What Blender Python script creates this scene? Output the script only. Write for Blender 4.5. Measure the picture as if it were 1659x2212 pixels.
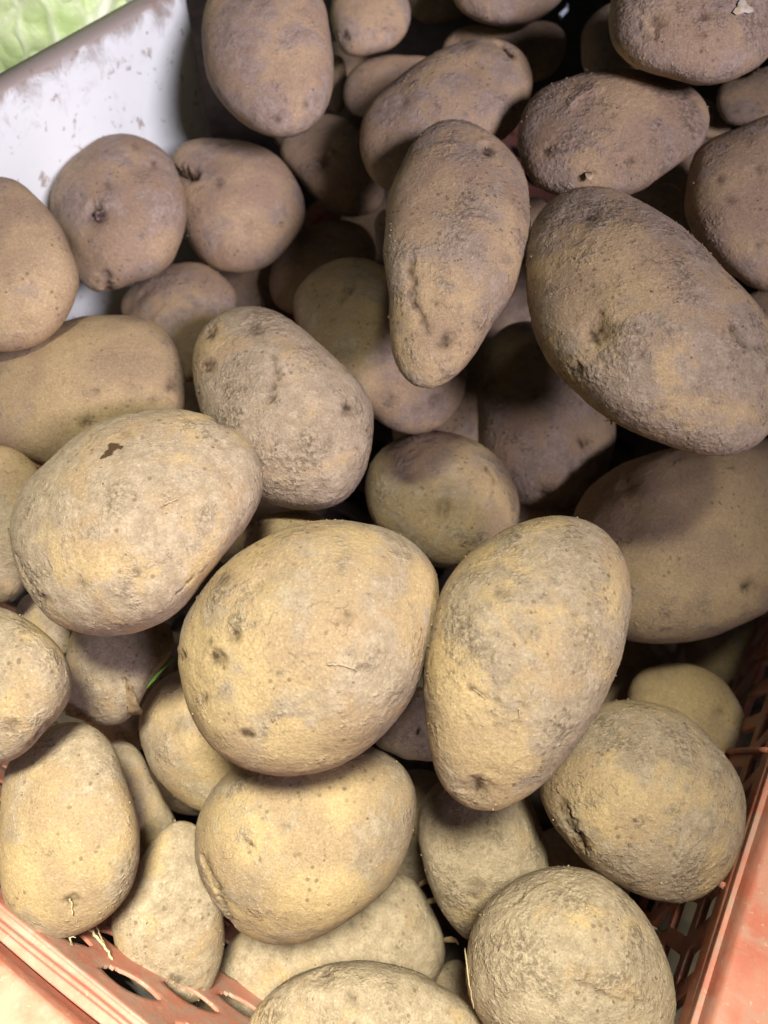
import bpy, bmesh, math, random
import numpy as np
from mathutils import Vector, Matrix

# ------------------------------------------------------------------ clear
for o in list(bpy.data.objects): bpy.data.objects.remove(o, do_unlink=True)
scene = bpy.context.scene
COL = scene.collection

# ------------------------------------------------------------------ camera
CAM_Z = 0.58
PITCH = math.radians(55.0)          # looking down into the crate
W, H, FPX = 1659.0, 2212.0, 1664.0  # picture units in which the outlines below were measured
F = np.array([0, math.cos(PITCH), -math.sin(PITCH)])
U = np.array([0, math.sin(PITCH), math.cos(PITCH)])
R = np.array([1.0, 0, 0])
CAM = np.array([0, 0, CAM_Z])
cam_d = bpy.data.cameras.new('camera')
cam = bpy.data.objects.new('camera', cam_d); COL.objects.link(cam)
cam.location = CAM
cam.rotation_euler = (math.radians(90) - PITCH, 0, 0)
cam_d.sensor_fit = 'VERTICAL'; cam_d.sensor_height = 36.0
cam_d.lens = 36.0 * FPX / H
cam_d.clip_start = 0.01; cam_d.clip_end = 50
cam_d.dof.use_dof = True
cam_d.dof.focus_distance = 0.335
cam_d.dof.aperture_fstop = 8.0
scene.camera = cam

# ------------------------------------------------------------------ light
world = bpy.data.worlds.new('World'); scene.world = world; world.use_nodes = True
wn = world.node_tree
wn.nodes['Background'].inputs[0].default_value = (0.95, 0.97, 1.0, 1)
wn.nodes['Background'].inputs[1].default_value = 0.014

def spot(name, loc, target, power, color, half_deg, blend, radius):
    l = bpy.data.lights.new(name, 'SPOT'); l.energy = power; l.color = color
    l.spot_size = math.radians(2 * half_deg); l.spot_blend = blend; l.shadow_soft_size = radius
    o = bpy.data.objects.new(name, l); COL.objects.link(o); o.location = loc
    o.rotation_euler = (Vector(target) - Vector(loc)).to_track_quat('-Z', 'Y').to_euler()
    return o
# cool light from the open side of the shop, behind the viewer to the right, over the back of the heap
spot('cool_lamp', (0.80, -0.74, 1.36), (-0.31, 0.74, 0.34), 180, (0.96, 0.84, 1.0), 13.0, 0.22, 0.26)
# warm yellowish lamp hanging over the front of the stall
spot('warm_lamp', (0.02, -0.14, 2.0), (-0.13, -0.11, 0.20), 620, (1.0, 0.96, 0.73), 9.9, 0.60, 0.28)

vs = scene.view_settings
vs.view_transform = 'Standard'; vs.look = 'None'; vs.exposure = 0.22; vs.gamma = 1.0; vs.use_curve_mapping = False
scene.cycles.max_bounces = 3
scene.cycles.diffuse_bounces = 2

# ------------------------------------------------------------------ helpers
def px(x, y, Z):
    """point at planar camera distance Z seen at picture position x, y"""
    return CAM + R * ((x - W / 2) / FPX * Z) - U * ((y - H / 2) / FPX * Z) + F * Z

def add_mesh(name, verts, faces, mat=None, parent=None, smooth=True, loc=None):
    me = bpy.data.meshes.new(name)
    verts = np.asarray(verts, dtype=np.float64)
    if isinstance(faces, np.ndarray):
        n, k = faces.shape
        me.vertices.add(len(verts)); me.vertices.foreach_set('co', verts.ravel())
        me.loops.add(n * k); me.loops.foreach_set('vertex_index', faces.astype(np.int32).ravel())
        me.polygons.add(n); me.polygons.foreach_set('loop_start', np.arange(0, n * k, k, dtype=np.int32))
        me.update(calc_edges=True)
    else:
        me.from_pydata([tuple(v) for v in verts], [], faces); me.update()
    if smooth: me.polygons.foreach_set('use_smooth', np.ones(len(me.polygons), dtype=bool))
    if mat: me.materials.append(mat)
    o = bpy.data.objects.new(name, me); COL.objects.link(o)
    if loc is not None: o.location = loc
    if parent: o.parent = parent
    return o

def tag(o, label=None, cat=None, group=None, kind=None):
    if label: o['label'] = label
    if cat: o['category'] = cat
    if group: o['group'] = group
    if kind: o['kind'] = kind
    return o

def empty(name, loc):
    o = bpy.data.objects.new(name, None); COL.objects.link(o); o.location = loc; return o

def attr(o, name, values):
    a = o.data.attributes.new(name, 'FLOAT', 'POINT')
    a.data.foreach_set('value', np.asarray(values, dtype=np.float32))

_rs = np.random.RandomState(7)
_perm = _rs.permutation(256); _perm = np.concatenate([_perm, _perm, _perm])
_grad = _rs.normal(size=(256, 3)); _grad /= np.linalg.norm(_grad, axis=1)[:, None]
def noise(p):
    p = np.asarray(p); i = np.floor(p).astype(int); f = p - i; i &= 255
    u = f * f * f * (f * (f * 6 - 15) + 10)
    out = 0
    for dx in (0, 1):
        wx = u[:, 0] if dx else 1 - u[:, 0]
        for dy in (0, 1):
            wy = u[:, 1] if dy else 1 - u[:, 1]
            for dz in (0, 1):
                wz = u[:, 2] if dz else 1 - u[:, 2]
                h = _perm[_perm[_perm[(i[:, 0] + dx) & 255] + ((i[:, 1] + dy) & 255)] + ((i[:, 2] + dz) & 255)]
                g = _grad[h]
                d = g[:, 0] * (f[:, 0] - dx) + g[:, 1] * (f[:, 1] - dy) + g[:, 2] * (f[:, 2] - dz)
                out = out + wx * wy * wz * d
    return out
def fbm(p, octaves=4, gain=0.5):
    s = 0; a = 1.0
    for k in range(octaves):
        s = s + a * noise(p * 2 ** k + 17.3 * k); a *= gain
    return s

def tube(points, radii, seg=6):
    """verts, faces of a tube along points"""
    pts = [np.asarray(p, float) for p in points]; V = []; Fc = []
    n = len(pts)
    for i, p in enumerate(pts):
        t = pts[min(i + 1, n - 1)] - pts[max(i - 1, 0)]; t = t / (np.linalg.norm(t) + 1e-9)
        a = np.cross(t, [0.31, 0.52, 0.79]); a /= np.linalg.norm(a); b = np.cross(t, a)
        for s in range(seg):
            an = 2 * math.pi * s / seg
            V.append(p + radii[i] * (a * math.cos(an) + b * math.sin(an)))
    for i in range(n - 1):
        for s in range(seg):
            s2 = (s + 1) % seg
            Fc.append((i * seg + s, i * seg + s2, (i + 1) * seg + s2, (i + 1) * seg + s))
    Fc.append(tuple(range(seg))[::-1]); Fc.append(tuple((n - 1) * seg + s for s in range(seg)))
    return V, Fc

# ------------------------------------------------------------------ materials
def new_mat(name):
    m = bpy.data.materials.new(name); m.use_nodes = True
    nt = m.node_tree; nt.nodes.clear()
    out = nt.nodes.new('ShaderNodeOutputMaterial'); bs = nt.nodes.new('ShaderNodeBsdfPrincipled')
    nt.links.new(bs.outputs[0], out.inputs[0])
    return m, nt, bs
class G:
    """small node-graph writer"""
    def __init__(s, nt): s.nt = nt; s.L = nt.links.new
    def n(s, t, **kw):
        nd = s.nt.nodes.new('ShaderNode' + t)
        for k, v in kw.items(): setattr(nd, k, v)
        return nd
    def put(s, sock, v):
        if isinstance(v, bpy.types.NodeSocket): s.L(v, sock)
        else: sock.default_value = v
    def math(s, op, a, b=0.0, c=None, clamp=False):
        nd = s.n('Math', operation=op); nd.use_clamp = clamp
        s.put(nd.inputs[0], a); s.put(nd.inputs[1], b)
        if c is not None: s.put(nd.inputs[2], c)
        return nd.outputs[0]
    def mix(s, f, a, b, blend='MIX'):
        nd = s.n('Mix', data_type='RGBA', blend_type=blend)
        s.put(nd.inputs[0], f)
        s.put(nd.inputs[6], a if not isinstance(a, tuple) else (*a, 1)); s.put(nd.inputs[7], b if not isinstance(b, tuple) else (*b, 1))
        return nd.outputs[2]
    def noise(s, vec, scale, detail=4, rough=0.55, dist=0.0):
        nd = s.n('TexNoise'); s.put(nd.inputs['Vector'], vec); nd.inputs['Scale'].default_value = scale
        nd.inputs['Detail'].default_value = detail; nd.inputs['Roughness'].default_value = rough; nd.inputs['Distortion'].default_value = dist
        return nd.outputs[0]
    def step(s, v, lo, hi):
        nd = s.n('MapRange'); nd.interpolation_type = 'SMOOTHSTEP'
        s.put(nd.inputs[0], v); s.put(nd.inputs[1], lo); s.put(nd.inputs[2], hi)
        return nd.outputs[0]
    def attr(s, name): 
        nd = s.n('Attribute'); nd.attribute_name = name; return nd.outputs['Fac']
    def vadd(s, a, b, op='ADD'):
        nd = s.n('VectorMath', operation=op); s.put(nd.inputs[0], a); s.put(nd.inputs[1], b); return nd.outputs[0]

def potato_material():
    """large patches come from mesh attributes, grain and fine relief from textures"""
    m, nt, bs = new_mat('potato_skin'); g = G(nt)
    tc = g.n('TexCoord'); oi = g.n('ObjectInfo'); co = tc.outputs['Object']
    n5 = g.noise(co, 430, 2, 0.70)
    n6 = g.noise(co, 1000, 1, 0.70)
    n7 = g.noise(co, 170, 2, 0.62)
    fine = g.math('MULTIPLY_ADD', n5, 0.55, g.math('MULTIPLY', n7, 0.45))
    skin = g.mix(g.attr('skinmix'), (0.430, 0.318, 0.182), (0.335, 0.243, 0.155))
    film = g.step(g.math('MULTIPLY_ADD', fine, 0.5, g.math('SUBTRACT', g.attr('film'), 0.25)), -0.15, 0.17)
    dustc = g.mix(g.step(n7, 0.30, 0.70), (0.262, 0.206, 0.152), (0.372, 0.300, 0.228))
    col = g.mix(g.math('MULTIPLY', film, 0.90), skin, dustc)
    crust = g.step(g.math('MULTIPLY_ADD', fine, 0.95, g.math('SUBTRACT', g.attr('crustv'), 0.475)), -0.12, 0.20)
    crustc = g.mix(g.step(n5, 0.34, 0.64), (0.120, 0.090, 0.062), (0.335, 0.265, 0.195))
    col = g.mix(g.math('MULTIPLY', crust, 0.78), col, crustc)
    grain = g.math('MULTIPLY_ADD', g.math('SUBTRACT', n6, 0.5), 0.75, 1.0)
    grain = g.math('MULTIPLY', grain, g.math('MULTIPLY_ADD', g.math('SUBTRACT', n5, 0.5), 0.45, 1.0))
    gm = g.n('Mix', data_type='RGBA', blend_type='MULTIPLY'); gm.inputs[0].default_value = 1.0
    cc = g.n('CombineColor'); [g.L(grain, cc.inputs[i]) for i in range(3)]
    g.L(col, gm.inputs[6]); g.L(cc.outputs[0], gm.inputs[7]); col = gm.outputs[2]
    # small dark dots where 'dotm' allows them
    vo = g.n('TexVoronoi'); g.put(vo.inputs['Vector'], co); vo.inputs['Scale'].default_value = 230
    dots = g.math('SUBTRACT', 1.0, g.step(vo.outputs['Distance'], 0.12, 0.30))
    col = g.mix(g.math('MULTIPLY', g.math('MULTIPLY', dots, g.attr('dotm')), 0.60), col, (0.10, 0.068, 0.042))
    # short cracks in dried mud
    wv = g.n('TexNoise'); g.put(wv.inputs['Vector'], co); wv.inputs['Scale'].default_value = 240; wv.inputs['Detail'].default_value = 2
    sv = g.n('VectorMath', operation='SCALE'); g.L(wv.outputs['Color'], sv.inputs[0]); sv.inputs['Scale'].default_value = 0.008
    v2 = g.n('TexVoronoi'); v2.feature = 'DISTANCE_TO_EDGE'; g.put(v2.inputs['Vector'], g.vadd(co, sv.outputs[0])); v2.inputs['Scale'].default_value = 130
    crk = g.math('SUBTRACT', 1.0, g.step(v2.outputs['Distance'], 0.01, 0.075))
    crk = g.math('MULTIPLY', crk, g.math('MULTIPLY', g.attr('crackm'), g.step(n7, 0.47, 0.60)))
    col = g.mix(g.math('MULTIPLY', crk, 0.55), col, (0.10, 0.070, 0.044))
    # pale flecks
    col = g.mix(g.math('MULTIPLY', g.step(n6, 0.70, 0.78), 0.45), col, (0.62, 0.53, 0.40))
    # eyes, scars and marks
    pn = g.math('MULTIPLY', g.attr('pit'), g.math('MULTIPLY_ADD', n5, 1.6, 0.2), clamp=True)
    col = g.mix(g.math('MULTIPLY', pn, 0.92), col, (0.062, 0.040, 0.024))
    col = g.mix(g.step(g.attr('stain'), 0.35, 0.62), col, (0.070, 0.040, 0.02))
    hue = g.n('HueSaturation'); g.put(hue.inputs['Color'], col)
    g.put(hue.inputs['Value'], g.math('MULTIPLY_ADD', oi.outputs['Random'], 0.20, 0.90))
    g.L(hue.outputs[0], bs.inputs['Base Color'])
    bs.inputs['Roughness'].default_value = 0.80
    bs.inputs['Specular IOR Level'].default_value = 0.25
    ca = g.attr('crust')
    hgt = g.math('MULTIPLY', n6, g.math('MULTIPLY_ADD', ca, 0.40, 0.22))
    hgt = g.math('ADD', hgt, g.math('MULTIPLY', n5, g.math('MULTIPLY_ADD', crust, 0.9, g.math('MULTIPLY_ADD', ca, 0.75, 0.18))))
    hgt = g.math('ADD', hgt, g.math('MULTIPLY', n7, g.math('MULTIPLY_ADD', ca, 0.8, 0.35)))
    hgt = g.math('ADD', hgt, g.math('MULTIPLY', crust, 0.16))
    hgt = g.math('SUBTRACT', hgt, g.math('MULTIPLY', crk, 0.6))
    bp = g.n('Bump'); bp.inputs['Strength'].default_value = 0.62; bp.inputs['Distance'].default_value = 0.0011
    g.L(hgt, bp.inputs['Height']); g.L(bp.outputs[0], bs.inputs['Normal'])
    return m

def simple_mat(name, c1, c2, scale=60, rough=0.7, bump=0.0, spec=0.3, detail=6):
    m, nt, bs = new_mat(name); g = G(nt); tc = g.n('TexCoord')
    n = g.noise(tc.outputs['Object'], scale, detail, 0.6, 0.3)
    g.L(g.mix(g.step(n, 0.35, 0.65), c1, c2), bs.inputs['Base Color'])
    bs.inputs['Roughness'].default_value = rough; bs.inputs['Specular IOR Level'].default_value = spec
    if bump:
        bp = g.n('Bump'); bp.inputs['Strength'].default_value = 0.6; bp.inputs['Distance'].default_value = bump
        g.L(g.noise(tc.outputs['Object'], scale * 4, 5, 0.6), bp.inputs['Height']); g.L(bp.outputs[0], bs.inputs['Normal'])
    return m

def crate_red_material(dusty=0.62):
    m, nt, bs = new_mat('red_crate_plastic'); g = G(nt); tc = g.n('TexCoord'); co = tc.outputs['Object']
    n = g.noise(co, 30, 5, 0.6)
    red = g.mix(g.step(n, 0.35, 0.65), (0.50, 0.105, 0.062), (0.62, 0.185, 0.125))
    d = g.step(g.noise(co, 75, 6, 0.68, 0.6), 0.40, 0.64)      # pale dried dust
    col = g.mix(g.math('MULTIPLY_ADD', d, 0.5, dusty - 0.5), red, (0.40, 0.29, 0.245) if dusty > .7 else (0.46, 0.30, 0.24))
    d2 = g.step(g.noise(co, 24, 5, 0.65), 0.42, 0.66)
    col = g.mix(g.math('MULTIPLY', d2, 0.62 if dusty < .7 else 0.3), col, (0.56, 0.30, 0.24) if dusty < .7 else (0.40, 0.20, 0.18))
    s = g.step(g.noise(co, 330, 3, 0.6), 0.64, 0.72)
    col = g.mix(g.math('MULTIPLY', s, 0.5), col, (0.62, 0.52, 0.40))
    g.L(col, bs.inputs['Base Color']); bs.inputs['Roughness'].default_value = 0.55; bs.inputs['Specular IOR Level'].default_value = 0.35
    bp = g.n('Bump'); bp.inputs['Strength'].default_value = 0.5; bp.inputs['Distance'].default_value = 0.0008
    g.L(g.noise(co, 260, 6, 0.65), bp.inputs['Height']); g.L(bp.outputs[0], bs.inputs['Normal'])
    return m

def crate_white_material():
    m, nt, bs = new_mat('white_crate_plastic'); g = G(nt); tc = g.n('TexCoord'); co = tc.outputs['Object']
    n = g.noise(co, 12, 4, 0.6)
    col = g.mix(g.step(n, 0.3, 0.7), (0.82, 0.90, 0.85), (0.76, 0.84, 0.79))
    rim = g.attr('rimdirt')
    dirt = g.math('ADD', g.math('MULTIPLY', rim, 0.85), g.math('MULTIPLY', g.math('SUBTRACT', g.noise(co, 60, 7, 0.68, 0.5), 0.5), 1.1))
    col = g.mix(g.math('MULTIPLY', g.step(dirt, 0.22, 0.62), 0.86), col, (0.25, 0.195, 0.145))
    sp = g.step(g.noise(co, 105, 4, 0.62, 0.4), 0.60, 0.70)
    col = g.mix(g.math('MULTIPLY', sp, 0.7), col, (0.27, 0.19, 0.13))
    st = g.n('Mapping'); st.inputs['Scale'].default_value = (0.7, 0.7, 0.25); g.L(co, st.inputs[0])
    sm = g.step(g.noise(st.outputs[0], 38, 5, 0.6), 0.60, 0.70)
    col = g.mix(g.math('MULTIPLY', sm, 0.40), col, (0.40, 0.31, 0.24))
    g.L(col, bs.inputs['Base Color']); bs.inputs['Roughness'].default_value = 0.5
    return m

def cabbage_material():
    m, nt, bs = new_mat('cabbage_leaf'); g = G(nt); tc = g.n('TexCoord'); co = tc.outputs['Object']
    n = g.noise(co, 20, 5, 0.6, 0.6)
    col = g.mix(g.step(n, 0.3, 0.7), (0.46, 0.68, 0.21), (0.64, 0.82, 0.38))
    v = g.attr('vein')
    col = g.mix(g.math('MULTIPLY', v, 0.8), col, (0.76, 0.86, 0.58))
    e = g.attr('edge'); col = g.mix(g.math('MULTIPLY', e, 0.75), col, (0.22, 0.42, 0.06))
    sp = g.step(g.noise(co, 120, 3), 0.72, 0.76)
    col = g.mix(g.math('MULTIPLY', sp, 0.6), col, (0.25, 0.22, 0.08))
    g.L(col, bs.inputs['Base Color']); bs.inputs['Roughness'].default_value = 0.42
    bs.inputs['Subsurface Weight'].default_value = 0.15; bs.inputs['Subsurface Radius'].default_value = (0.004, 0.006, 0.002); bs.inputs['Subsurface Scale'].default_value = 1.0
    bp = g.n('Bump'); bp.inputs['Strength'].default_value = 0.5; bp.inputs['Distance'].default_value = 0.003
    g.L(g.noise(co, 75, 5, 0.65, 1.2), bp.inputs['Height']); g.L(bp.outputs[0], bs.inputs['Normal'])
    return m

M_POTATO = potato_material()
M_RED = crate_red_material(); M_WALL = crate_red_material(0.85)
M_WHITE = crate_white_material()
M_CAB = cabbage_material()
M_SOIL = simple_mat('dry_soil', (0.20, 0.15, 0.10), (0.40, 0.31, 0.21), 900, 0.95, 0.0, 0.1)
M_ROOT = simple_mat('dry_root', (0.42, 0.33, 0.20), (0.60, 0.50, 0.33), 300, 0.8)
M_FLAP = simple_mat('peeled_skin', (0.20, 0.135, 0.08), (0.36, 0.265, 0.16), 150, 0.8, 0.0006)
M_SPROUT = simple_mat('sprout', (0.07, 0.045, 0.035), (0.26, 0.19, 0.15), 400, 0.8, 0.0004)
M_PALE = simple_mat('pale_flesh', (0.62, 0.60, 0.55), (0.50, 0.40, 0.18), 300, 0.6)
M_LEAF = simple_mat('green_leaf', (0.08, 0.19, 0.03), (0.17, 0.31, 0.06), 120, 0.5)
M_PAPER = simple_mat('grey_paper', (0.55, 0.58, 0.60), (0.30, 0.31, 0.30), 55, 0.75, 0.0012)
M_SCRAP = simple_mat('pale_plastic', (0.45, 0.55, 0.60), (0.30, 0.36, 0.40), 200, 0.35)
M_SHELF = simple_mat('dark_shelf', (0.050, 0.040, 0.032), (0.085, 0.068, 0.050), 40, 0.85, 0.001)

# ------------------------------------------------------------------ setting: the stall shelf under the crates
def box_v(cx, cy, z0, z1, e1, e2, a0, a1, b0, b1):
    V = []
    for z in (z0, z1):
        for a, b in ((a0, b0), (a1, b0), (a1, b1), (a0, b1)):
            V.append((cx + e1[0] * a + e2[0] * b, cy + e1[1] * a + e2[1] * b, z))
    return V, [(0, 3, 2, 1), (4, 5, 6, 7), (0, 1, 5, 4), (1, 2, 6, 5), (2, 3, 7, 6), (3, 0, 4, 7)]
E1 = np.array([math.sin(math.radians(31)), math.cos(math.radians(31)), 0])    # along the crate's right wall, away from the viewer
E2 = np.array([-E1[1], E1[0], 0])                                             # along the crate's front wall, to the left
v, f = box_v(0, 0.3, -0.04, 0.0, E1, E2, -1.2, 1.6, -1.2, 1.4)
tag(add_mesh('stall_shelf', v, f, M_SHELF, smooth=False), kind='structure')

# ------------------------------------------------------------------ red crate
RIM_Z = CAM_Z - 0.365
FLOOR_Z = 0.022
FRONT_N = -0.042      # inner face of front wall, along E1
RIGHT_M = 0.103       # inner face of right wall, along -E2
LEN1, LEN2 = 0.86, 0.50
corner = E1 * FRONT_N - E2 * RIGHT_M
crate = empty('red_crate', (corner[0], corner[1], 0.0))
tag(crate, 'red plastic lattice crate with a dusty salmon rim holding the potatoes', 'crate')

def lattice_wall(name, length, height, holes, e_u, e_out, origin, thick=0.0032, step=0.0022, mat=None, lean=0.0):
    """moulded wall: a plate with real openings. holes(u, v) < 0 inside an opening"""
    nu, nv = int(length / step) + 1, int(height / step) + 1
    u = np.linspace(0, length, nu); vv = np.linspace(0, height, nv)
    UU, VV = np.meshgrid(u, vv, indexing='ij'); P = np.stack([UU.ravel(), VV.ravel()], 1)
    h = holes(P[:, 0], P[:, 1])
    e = 2e-4
    gx = (holes(P[:, 0] + e, P[:, 1]) - h) / e; gy = (holes(P[:, 0], P[:, 1] + e) - h) / e
    gl = np.sqrt(gx ** 2 + gy ** 2) + 1e-6
    near = (np.abs(h / gl) < step * 0.62)
    P2 = P.copy(); P2[near, 0] -= (h * gx / gl ** 2)[near]; P2[near, 1] -= (h * gy / gl ** 2)[near]
    P2[:, 0] = np.clip(P2[:, 0], 0, length); P2[:, 1] = np.clip(P2[:, 1], 0, height)
    idx = np.arange(nu * nv).reshape(nu, nv)
    q = np.stack([idx[:-1, :-1].ravel(), idx[1:, :-1].ravel(), idx[1:, 1:].ravel(), idx[:-1, 1:].ravel()], 1)
    hh = np.where(near, 0.0, h)
    keep = hh[q].min(axis=1) >= 0
    q = q[keep]
    used = np.unique(q); remap = -np.ones(nu * nv, int); remap[used] = np.arange(len(used))
    q = remap[q]; P2 = P2[used]
    V = np.zeros((len(P2), 3)) + origin + P2[:, :1] * e_u + P2[:, 1:] * np.array([0, 0, 1.0])
    if lean: V = V - e_out * (lean * (height - P2[:, 1:]))
    o = add_mesh(name, V, q, mat or M_WALL, crate, smooth=False)
    md = o.modifiers.new('thick', 'SOLIDIFY'); md.thickness = thick; md.offset = 0
    bv = o.modifiers.new('soft', 'BEVEL'); bv.width = 0.0004; bv.segments = 1; bv.limit_method = 'ANGLE'
    return o

WH = RIM_Z - FLOOR_Z - 0.008
def holes_lens(u, v):
    """staggered pointed openings between slanting ribs"""
    best = np.full(u.shape, 1e3)
    lu = 0.0400
    for row in range(0, 8):
        cv = WH - 0.0185 - row * 0.0265
        off = (row % 2) * lu / 2 + 0.010
        k = np.round((u - off - (v - cv) * 0.4) / lu)
        du, dv = u - k * lu - off, v - cv
        a = 0.34; x = du * math.cos(a) + dv * math.sin(a); y = -du * math.sin(a) + dv * math.cos(a)
        hw = 0.0160; hh = 0.0072
        d = (np.abs(y) - hh * (1 - (x / hw) ** 2)) * 0.8
        d = np.where(np.abs(x) > hw, np.maximum(d, np.abs(x) - hw), d)
        best = np.minimum(best, d)
    return best
def holes_slot(u, v):
    best = np.full(u.shape, 1e3)
    for row, (cv, hv) in enumerate(((0.028, 0.017), (0.074, 0.020), (0.120, 0.018), (0.160, 0.013))):
        lu = 0.026
        k = np.round((u - 0.013) / lu); cu = k * lu + 0.013 + (v - cv) * 0.28 * (1 if row % 2 else -1)
        dx = np.abs(u - cu) - 0.0065; dy = np.abs(v - cv) - (hv - 0.002)
        d = np.sqrt(np.maximum(dx, 0) ** 2 + np.maximum(dy, 0) ** 2) + np.minimum(np.maximum(dx, dy), 0) - 0.002
        best = np.minimum(best, d)
    return best

O = np.array([0, 0, FLOOR_Z])
lattice_wall('front_wall', LEN2, WH, holes_lens, E2, -E1, O.copy(), lean=0.30, thick=0.0014)
lattice_wall('right_wall', LEN1, WH, holes_slot, E1, -E2, O.copy())
lattice_wall('left_wall', LEN1, 0.10, holes_slot, E1, E2, O + E2 * LEN2)
lattice_wall('back_wall', LEN2, 0.10, holes_lens, E2, E1, O + E1 * LEN1)

def holes_floor(u, v):
    k = np.round((u - 0.02) / 0.03); j = np.round((v - 0.02) / 0.045)
    dx = np.abs(u - k * 0.03 - 0.02) - 0.008; dy = np.abs(v - j * 0.045 - 0.02) - 0.015
    return np.sqrt(np.maximum(dx, 0) ** 2 + np.maximum(dy, 0) ** 2) + np.minimum(np.maximum(dx, dy), 0) - 0.001
fl = lattice_wall('crate_floor', LEN1, LEN2, holes_floor, E1, None, np.zeros(3), step=0.004, mat=M_SHELF)
co = np.empty(len(fl.data.vertices) * 3); fl.data.vertices.foreach_get('co', co); co = co.reshape(-1, 3)
b = co[:, 2].copy(); co = co + E2 * b[:, None]; co[:, 2] = FLOOR_Z - 0.003
fl.data.vertices.foreach_set('co', co.ravel()); fl.data.update()

def rim(name, origin, e_u, e_out, length, prof, lo=0.0, hi=0.0):
    """extruded rim; prof is a closed section of (outward, height); lo/hi mitre the ends outward by 45 degrees"""
    n = len(prof); N = 60; V = []; Fc = []
    rr = random.Random(hash(name) % 1000)
    for i in range(N + 1):
        t = i / N
        for (d, z) in prof:
            u0 = -d * lo; u1 = length + d * hi
            w = 0.0004 * math.sin(t * 23 + d * 300) 
            V.append(origin + e_u * (u0 + (u1 - u0) * t) + e_out * (d + w) + np.array([0, 0, z]))
    for i in range(N):
        for k in range(n):
            k2 = (k + 1) % n
            Fc.append((i * n + k, (i + 1) * n + k, (i + 1) * n + k2, i * n + k2))
    Fc.append(tuple(range(n))); Fc.append(tuple(N * n + k for k in range(n))[::-1])
    o = add_mesh(name, V, Fc, M_RED, crate, smooth=True)
    bm = bmesh.new(); bm.from_mesh(o.data); bmesh.ops.recalc_face_normals(bm, faces=bm.faces); bm.to_mesh(o.data); bm.free()
    md = o.modifiers.new('soft', 'BEVEL'); md.width = 0.0012; md.segments = 3; md.limit_method = 'ANGLE'; md.angle_limit = math.radians(35)
    o.modifiers.new('wn', 'WEIGHTED_NORMAL')
    return o
OR = np.array([0, 0, RIM_Z])
# front rim: an inner ledge with two fine ridges, then the rounded top
prof_ledge = [(-0.0022, -0.030), (-0.0022, -0.0195), (0.0005, -0.0180), (0.0015, -0.0200), (0.0040, -0.0200), (0.0048, -0.0175), (0.0062, -0.0175), (0.0070, -0.0200), (0.0108, -0.0200), (0.0108, -0.0255), (0.003, -0.0255), (0.003, -0.030)]
prof_front = [(0.0111, -0.0262), (0.0112, -0.0080), (0.0135, -0.0015), (0.0175, 0.0), (0.034, 0.0), (0.038, -0.003), (0.038, -0.034), (0.034, -0.034), (0.034, -0.0262)]
prof_side = [(-0.0020, -0.026), (-0.0020, -0.014), (0.0, -0.0125), (0.0015, -0.004), (0.0040, -0.0005), (0.008, 0.0), (0.030, 0.0), (0.034, -0.003), (0.034, -0.034), (0.030, -0.034), (0.030, -0.020), (0.003, -0.020), (0.003, -0.026)]
rim('rim', OR, E2, -E1, LEN2, prof_front, 1, 1)
rim('rim_ledge', OR, E2, -E1, LEN2, prof_ledge, 0, 0).data.materials[0] = M_WALL
rim('rim', OR, E1, -E2, LEN1, prof_side, 1, 1)
OB = np.array([0, 0, FLOOR_Z + 0.108])
rim('rim', OB + E2 * LEN2, E1, E2, LEN1, [(d * 0.55, z) for d, z in prof_side], 1, 1)
rim('rim', OB + E1 * LEN1, E2, E1, LEN2, prof_side, 1, 1)
# stiffening ribs standing on the inside of the right wall
for k in range(9):
    a = 0.030 + k * 0.072
    pts = [E1 * (a + t * 0.030) + E2 * (0.0022 + 0.0012 * math.sin(t * 3.1)) + np.array([0, 0, RIM_Z - 0.018 - t * 0.085]) for t in np.linspace(0, 1, 8)]
    V, Fc = tube(pts, [0.0016] * 8, 6)
    add_mesh('wall_rib', V, Fc, M_RED, crate)

# ------------------------------------------------------------------ white crate with the cabbage
WRIM_Z = CAM_Z - 0.222
WM = -0.418                       # its face towards the potatoes, along -E2
wc_corner = E1 * 0.452 - E2 * WM  # far corner of that face
wcrate = empty('white_crate', (wc_corner[0], wc_corner[1], 0))
tag(wcrate, 'white plastic crate stained with soil beside the potatoes, a cabbage inside', 'crate')
def ring(inset, z, r, L1=0.60, L2=0.40, n=8):
    """rounded rectangle, first corner at far right; axes -E1 and E2"""
    out = []
    a0, a1, b0, b1 = inset, L1 - inset, inset, L2 - inset
    r = max(r - inset, 0.004)
    cs = [(a0 + r, b0 + r, math.pi), (a1 - r, b0 + r, 1.5 * math.pi), (a1 - r, b1 - r, 0), (a0 + r, b1 - r, 0.5 * math.pi)]
    for (ca, cb, s) in cs:
        for k in range(n + 1):
            an = s + k / n * math.pi / 2
            a, bb = ca + r * math.cos(an), cb + r * math.sin(an)
            out.append(-E1 * a + E2 * bb + np.array([0, 0, z]))
    return out
def subdiv_ring(rg, m=14):
    out = []
    for i in range(len(rg)):
        p, q = rg[i], rg[(i + 1) % len(rg)]
        d = np.linalg.norm(q - p); k = max(1, int(d / 0.02))
        for j in range(k): out.append(p + (q - p) * j / k)
    return out
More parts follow.
